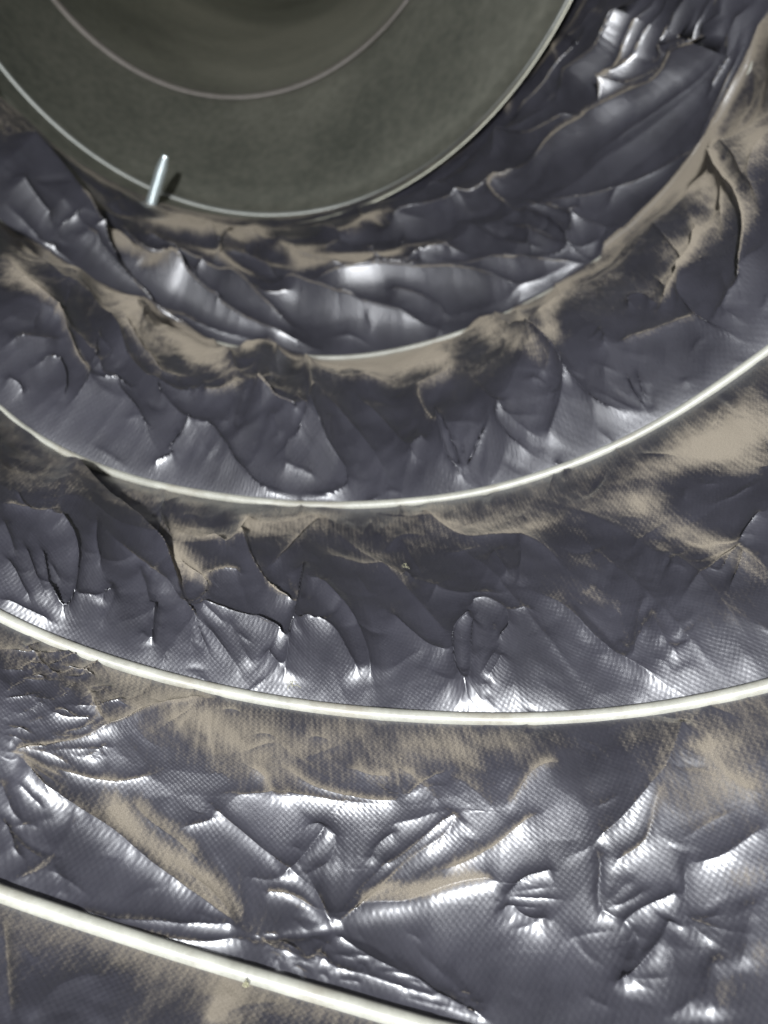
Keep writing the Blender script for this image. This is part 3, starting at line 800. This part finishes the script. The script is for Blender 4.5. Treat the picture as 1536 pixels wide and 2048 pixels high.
# wall: a short sleeve to the rim bead, then an adjustable elbow section bending up to the inner bead
secs = []                                        # centre, axis, radius
ci = np.array([-77.4, -323.1, 346.4]); ni = np.array([.197, -.457, .868]); ni /= np.linalg.norm(ni)
for a_, r_ in [(-24, 147.6), (-24, 146.9), (-10, 146.7), (-1.5, 146.4), (1.5, 146.4)]:
    secs.append((cr + nr * a_, nr, r_))
for t_ in np.linspace(.12, .97, 9):
    n_ = nr * (1 - t_) + ni * t_
    secs.append((cr * (1 - t_) + ci * t_, n_ / np.linalg.norm(n_), 146.4 + (121.4 - 146.4) * t_))
dn_ = np.array([-.05, -.62, .78]); dn_ /= np.linalg.norm(dn_)
for L_, r_ in [(2, 121.0), (30, 119), (70, 117), (120, 115), (190, 112), (280, 110), (400, 108)]:
    secs.append((ci + dn_ * L_, (ni + dn_ * min(1, L_ / 90)) / np.linalg.norm(ni + dn_ * min(1, L_ / 90)), r_))
secs.append((ci + dn_ * 401, dn_, 1.0))


def loft(name, secs, m, seg=256):
    ph = np.linspace(-math.pi, math.pi, seg + 1)[:-1]; rowsv = []
    for c, n, r in secs:
        e1 = DOWN - DOWN @ n * n; e1 /= np.linalg.norm(e1); e2 = np.cross(e1, n)
        if e2[0] < 0: e2 = -e2
        rowsv.append(c + r * (np.cos(ph)[:, None] * e1 + np.sin(ph)[:, None] * e2))
    return mesh_obj(name, to_world(np.concatenate(rowsv)) - np.array(CM), grid_faces(len(secs), seg, True), m, collar)


def bead_secs(c, n, r, rad):
    return [(c + n * a_, n, b_) for a_, b_ in arc(0, r, rad)]


loft('pipe_wall', secs, MAT_PIPE)
loft('rim_bead', bead_secs(cr, nr, 146.6, 1.5), MAT_BEAD)
loft('inner_bead', bead_secs(ci, ni, 121.9, 2.2), MAT_BEAD2)

# ------------------------------------------------------------------ sheet metal screw poking through the collar
def rayp(x, y, z): return np.array([(x - 768) / F * z, (y - 1024) / F * z, z])
base = rayp(292, 440, 350); tipp = rayp(331, 312, 344)
ax = tipp - base; LEN = np.linalg.norm(ax); ax /= LEN
u1 = np.cross(ax, [0, 0, 1]); u1 /= np.linalg.norm(u1); u2 = np.cross(ax, u1)
screw = empty('sheet_metal_screw', tuple(to_world(base)))
tag(screw, 'bright zinc sheet metal screw poking up through the steel collar beside its rim', 'screw')
ns = 260
hh = np.linspace(0, LEN, ns); al = np.linspace(0, 2 * math.pi, 17)[:-1]
r0 = np.where(hh < LEN * .8, 2.7, 2.7 * (1 - .4 * (hh - LEN * .8) / (LEN * .2)))
sh = base + hh[:, None] * ax
prof = 0.55 * (1 - np.abs(((hh[:, None] / 1.7 - al[None] / (2 * math.pi)) % 1) * 2 - 1)) ** 2 * np.minimum(1, (LEN - hh) / 3 + .1)[:, None]
v3 = sh[:, None] + (r0[:, None] * .8 + prof)[..., None] * (np.cos(al)[None, :, None] * u1 + np.sin(al)[None, :, None] * u2)
mesh_obj('threaded_shank', to_world(v3.reshape(-1, 3)) - np.array(screw.location), grid_faces(ns, 16, True), MAT_SCREW, screw)

ph = np.linspace(0, 2 * math.pi, 33)[:-1]
rr = 1 + .12 * np.sin(ph * 5) + .1 * np.sin(ph * 3 + 1)
burr = []
for q, (rad, hgt) in enumerate([(6.2, 0), (4.6, .5), (3.4, 1.5), (2.6, 1.7)]):
    burr.append(base + ax * (hgt + .2) + rad * rr[:, None] * (np.cos(ph)[:, None] * u1 + np.sin(ph)[:, None] * u2))
mesh_obj('torn_burr', to_world(np.concatenate(burr)) - np.array(screw.location), grid_faces(4, 32, True), MAT_BEAD, screw)

# ------------------------------------------------------------------ bits of lint lying on the film
MAT_LINT, nt_, out_ = mat('pale_lint')
lb = N(nt_, 'ShaderNodeBsdfDiffuse'); lb.inputs[0].default_value = (.30, .29, .19, 1); nt_.links.new(lb.outputs[0], out_.inputs[0])
rgl = np.random.default_rng(5)
okv = np.nonzero(seen)[0]


def near_film(x, y):
    d = (PX[okv] - x) ** 2 + (PY[okv] - y) ** 2
    i = okv[np.argmin(d)]
    return P[i], IN[i]


def fibre(pts, r):
    p = np.array(pts, float); tg = np.gradient(p, axis=0); tg /= np.linalg.norm(tg, axis=1)[:, None]
    a_ = np.cross(tg, [.3, .5, .8]); a_ /= np.linalg.norm(a_, axis=1)[:, None]; b_ = np.cross(tg, a_)
    al = np.linspace(0, 2 * math.pi, 6)[:-1]
    return (p[:, None] + r * (np.cos(al)[None, :, None] * a_[:, None] + np.sin(al)[None, :, None] * b_[:, None])).reshape(-1, 3)


for (x, y, nf, size, lab) in [(588, 1378, 5, 1.3, 'greenish fluff of lint caught above the third ivory wire coil, below the long vertical crease'),
                              (489, 1974, 6, .6, 'tiny yellowish crumb of lint below the nearest ivory wire coil'),
                              (812, 1150, 3, .8, 'small pale fleck of lint on the film between two coils in the middle')]:
    o_, n_ = near_film(x, y); vs = []; fs = []
    for q in range(nf):
        st = rgl.normal(0, size * .3, 3); dr = rgl.normal(0, 1, 3); dr /= np.linalg.norm(dr)
        pts = [o_ + n_ * .5 + st + dr * size * (t - .5) + rgl.normal(0, .12, 3) + n_ * .4 * math.sin(t * 3) for t in np.linspace(0, 1, 7)]
        fs.append(grid_faces(7, 5, True) + 35 * q); vs.append(fibre(pts, .03))
    lo = to_world(o_)
    ob = mesh_obj('lint_tuft', to_world(np.concatenate(vs)) - lo, np.concatenate(fs), MAT_LINT)
    ob.location = lo
    tag(ob, lab, 'lint')
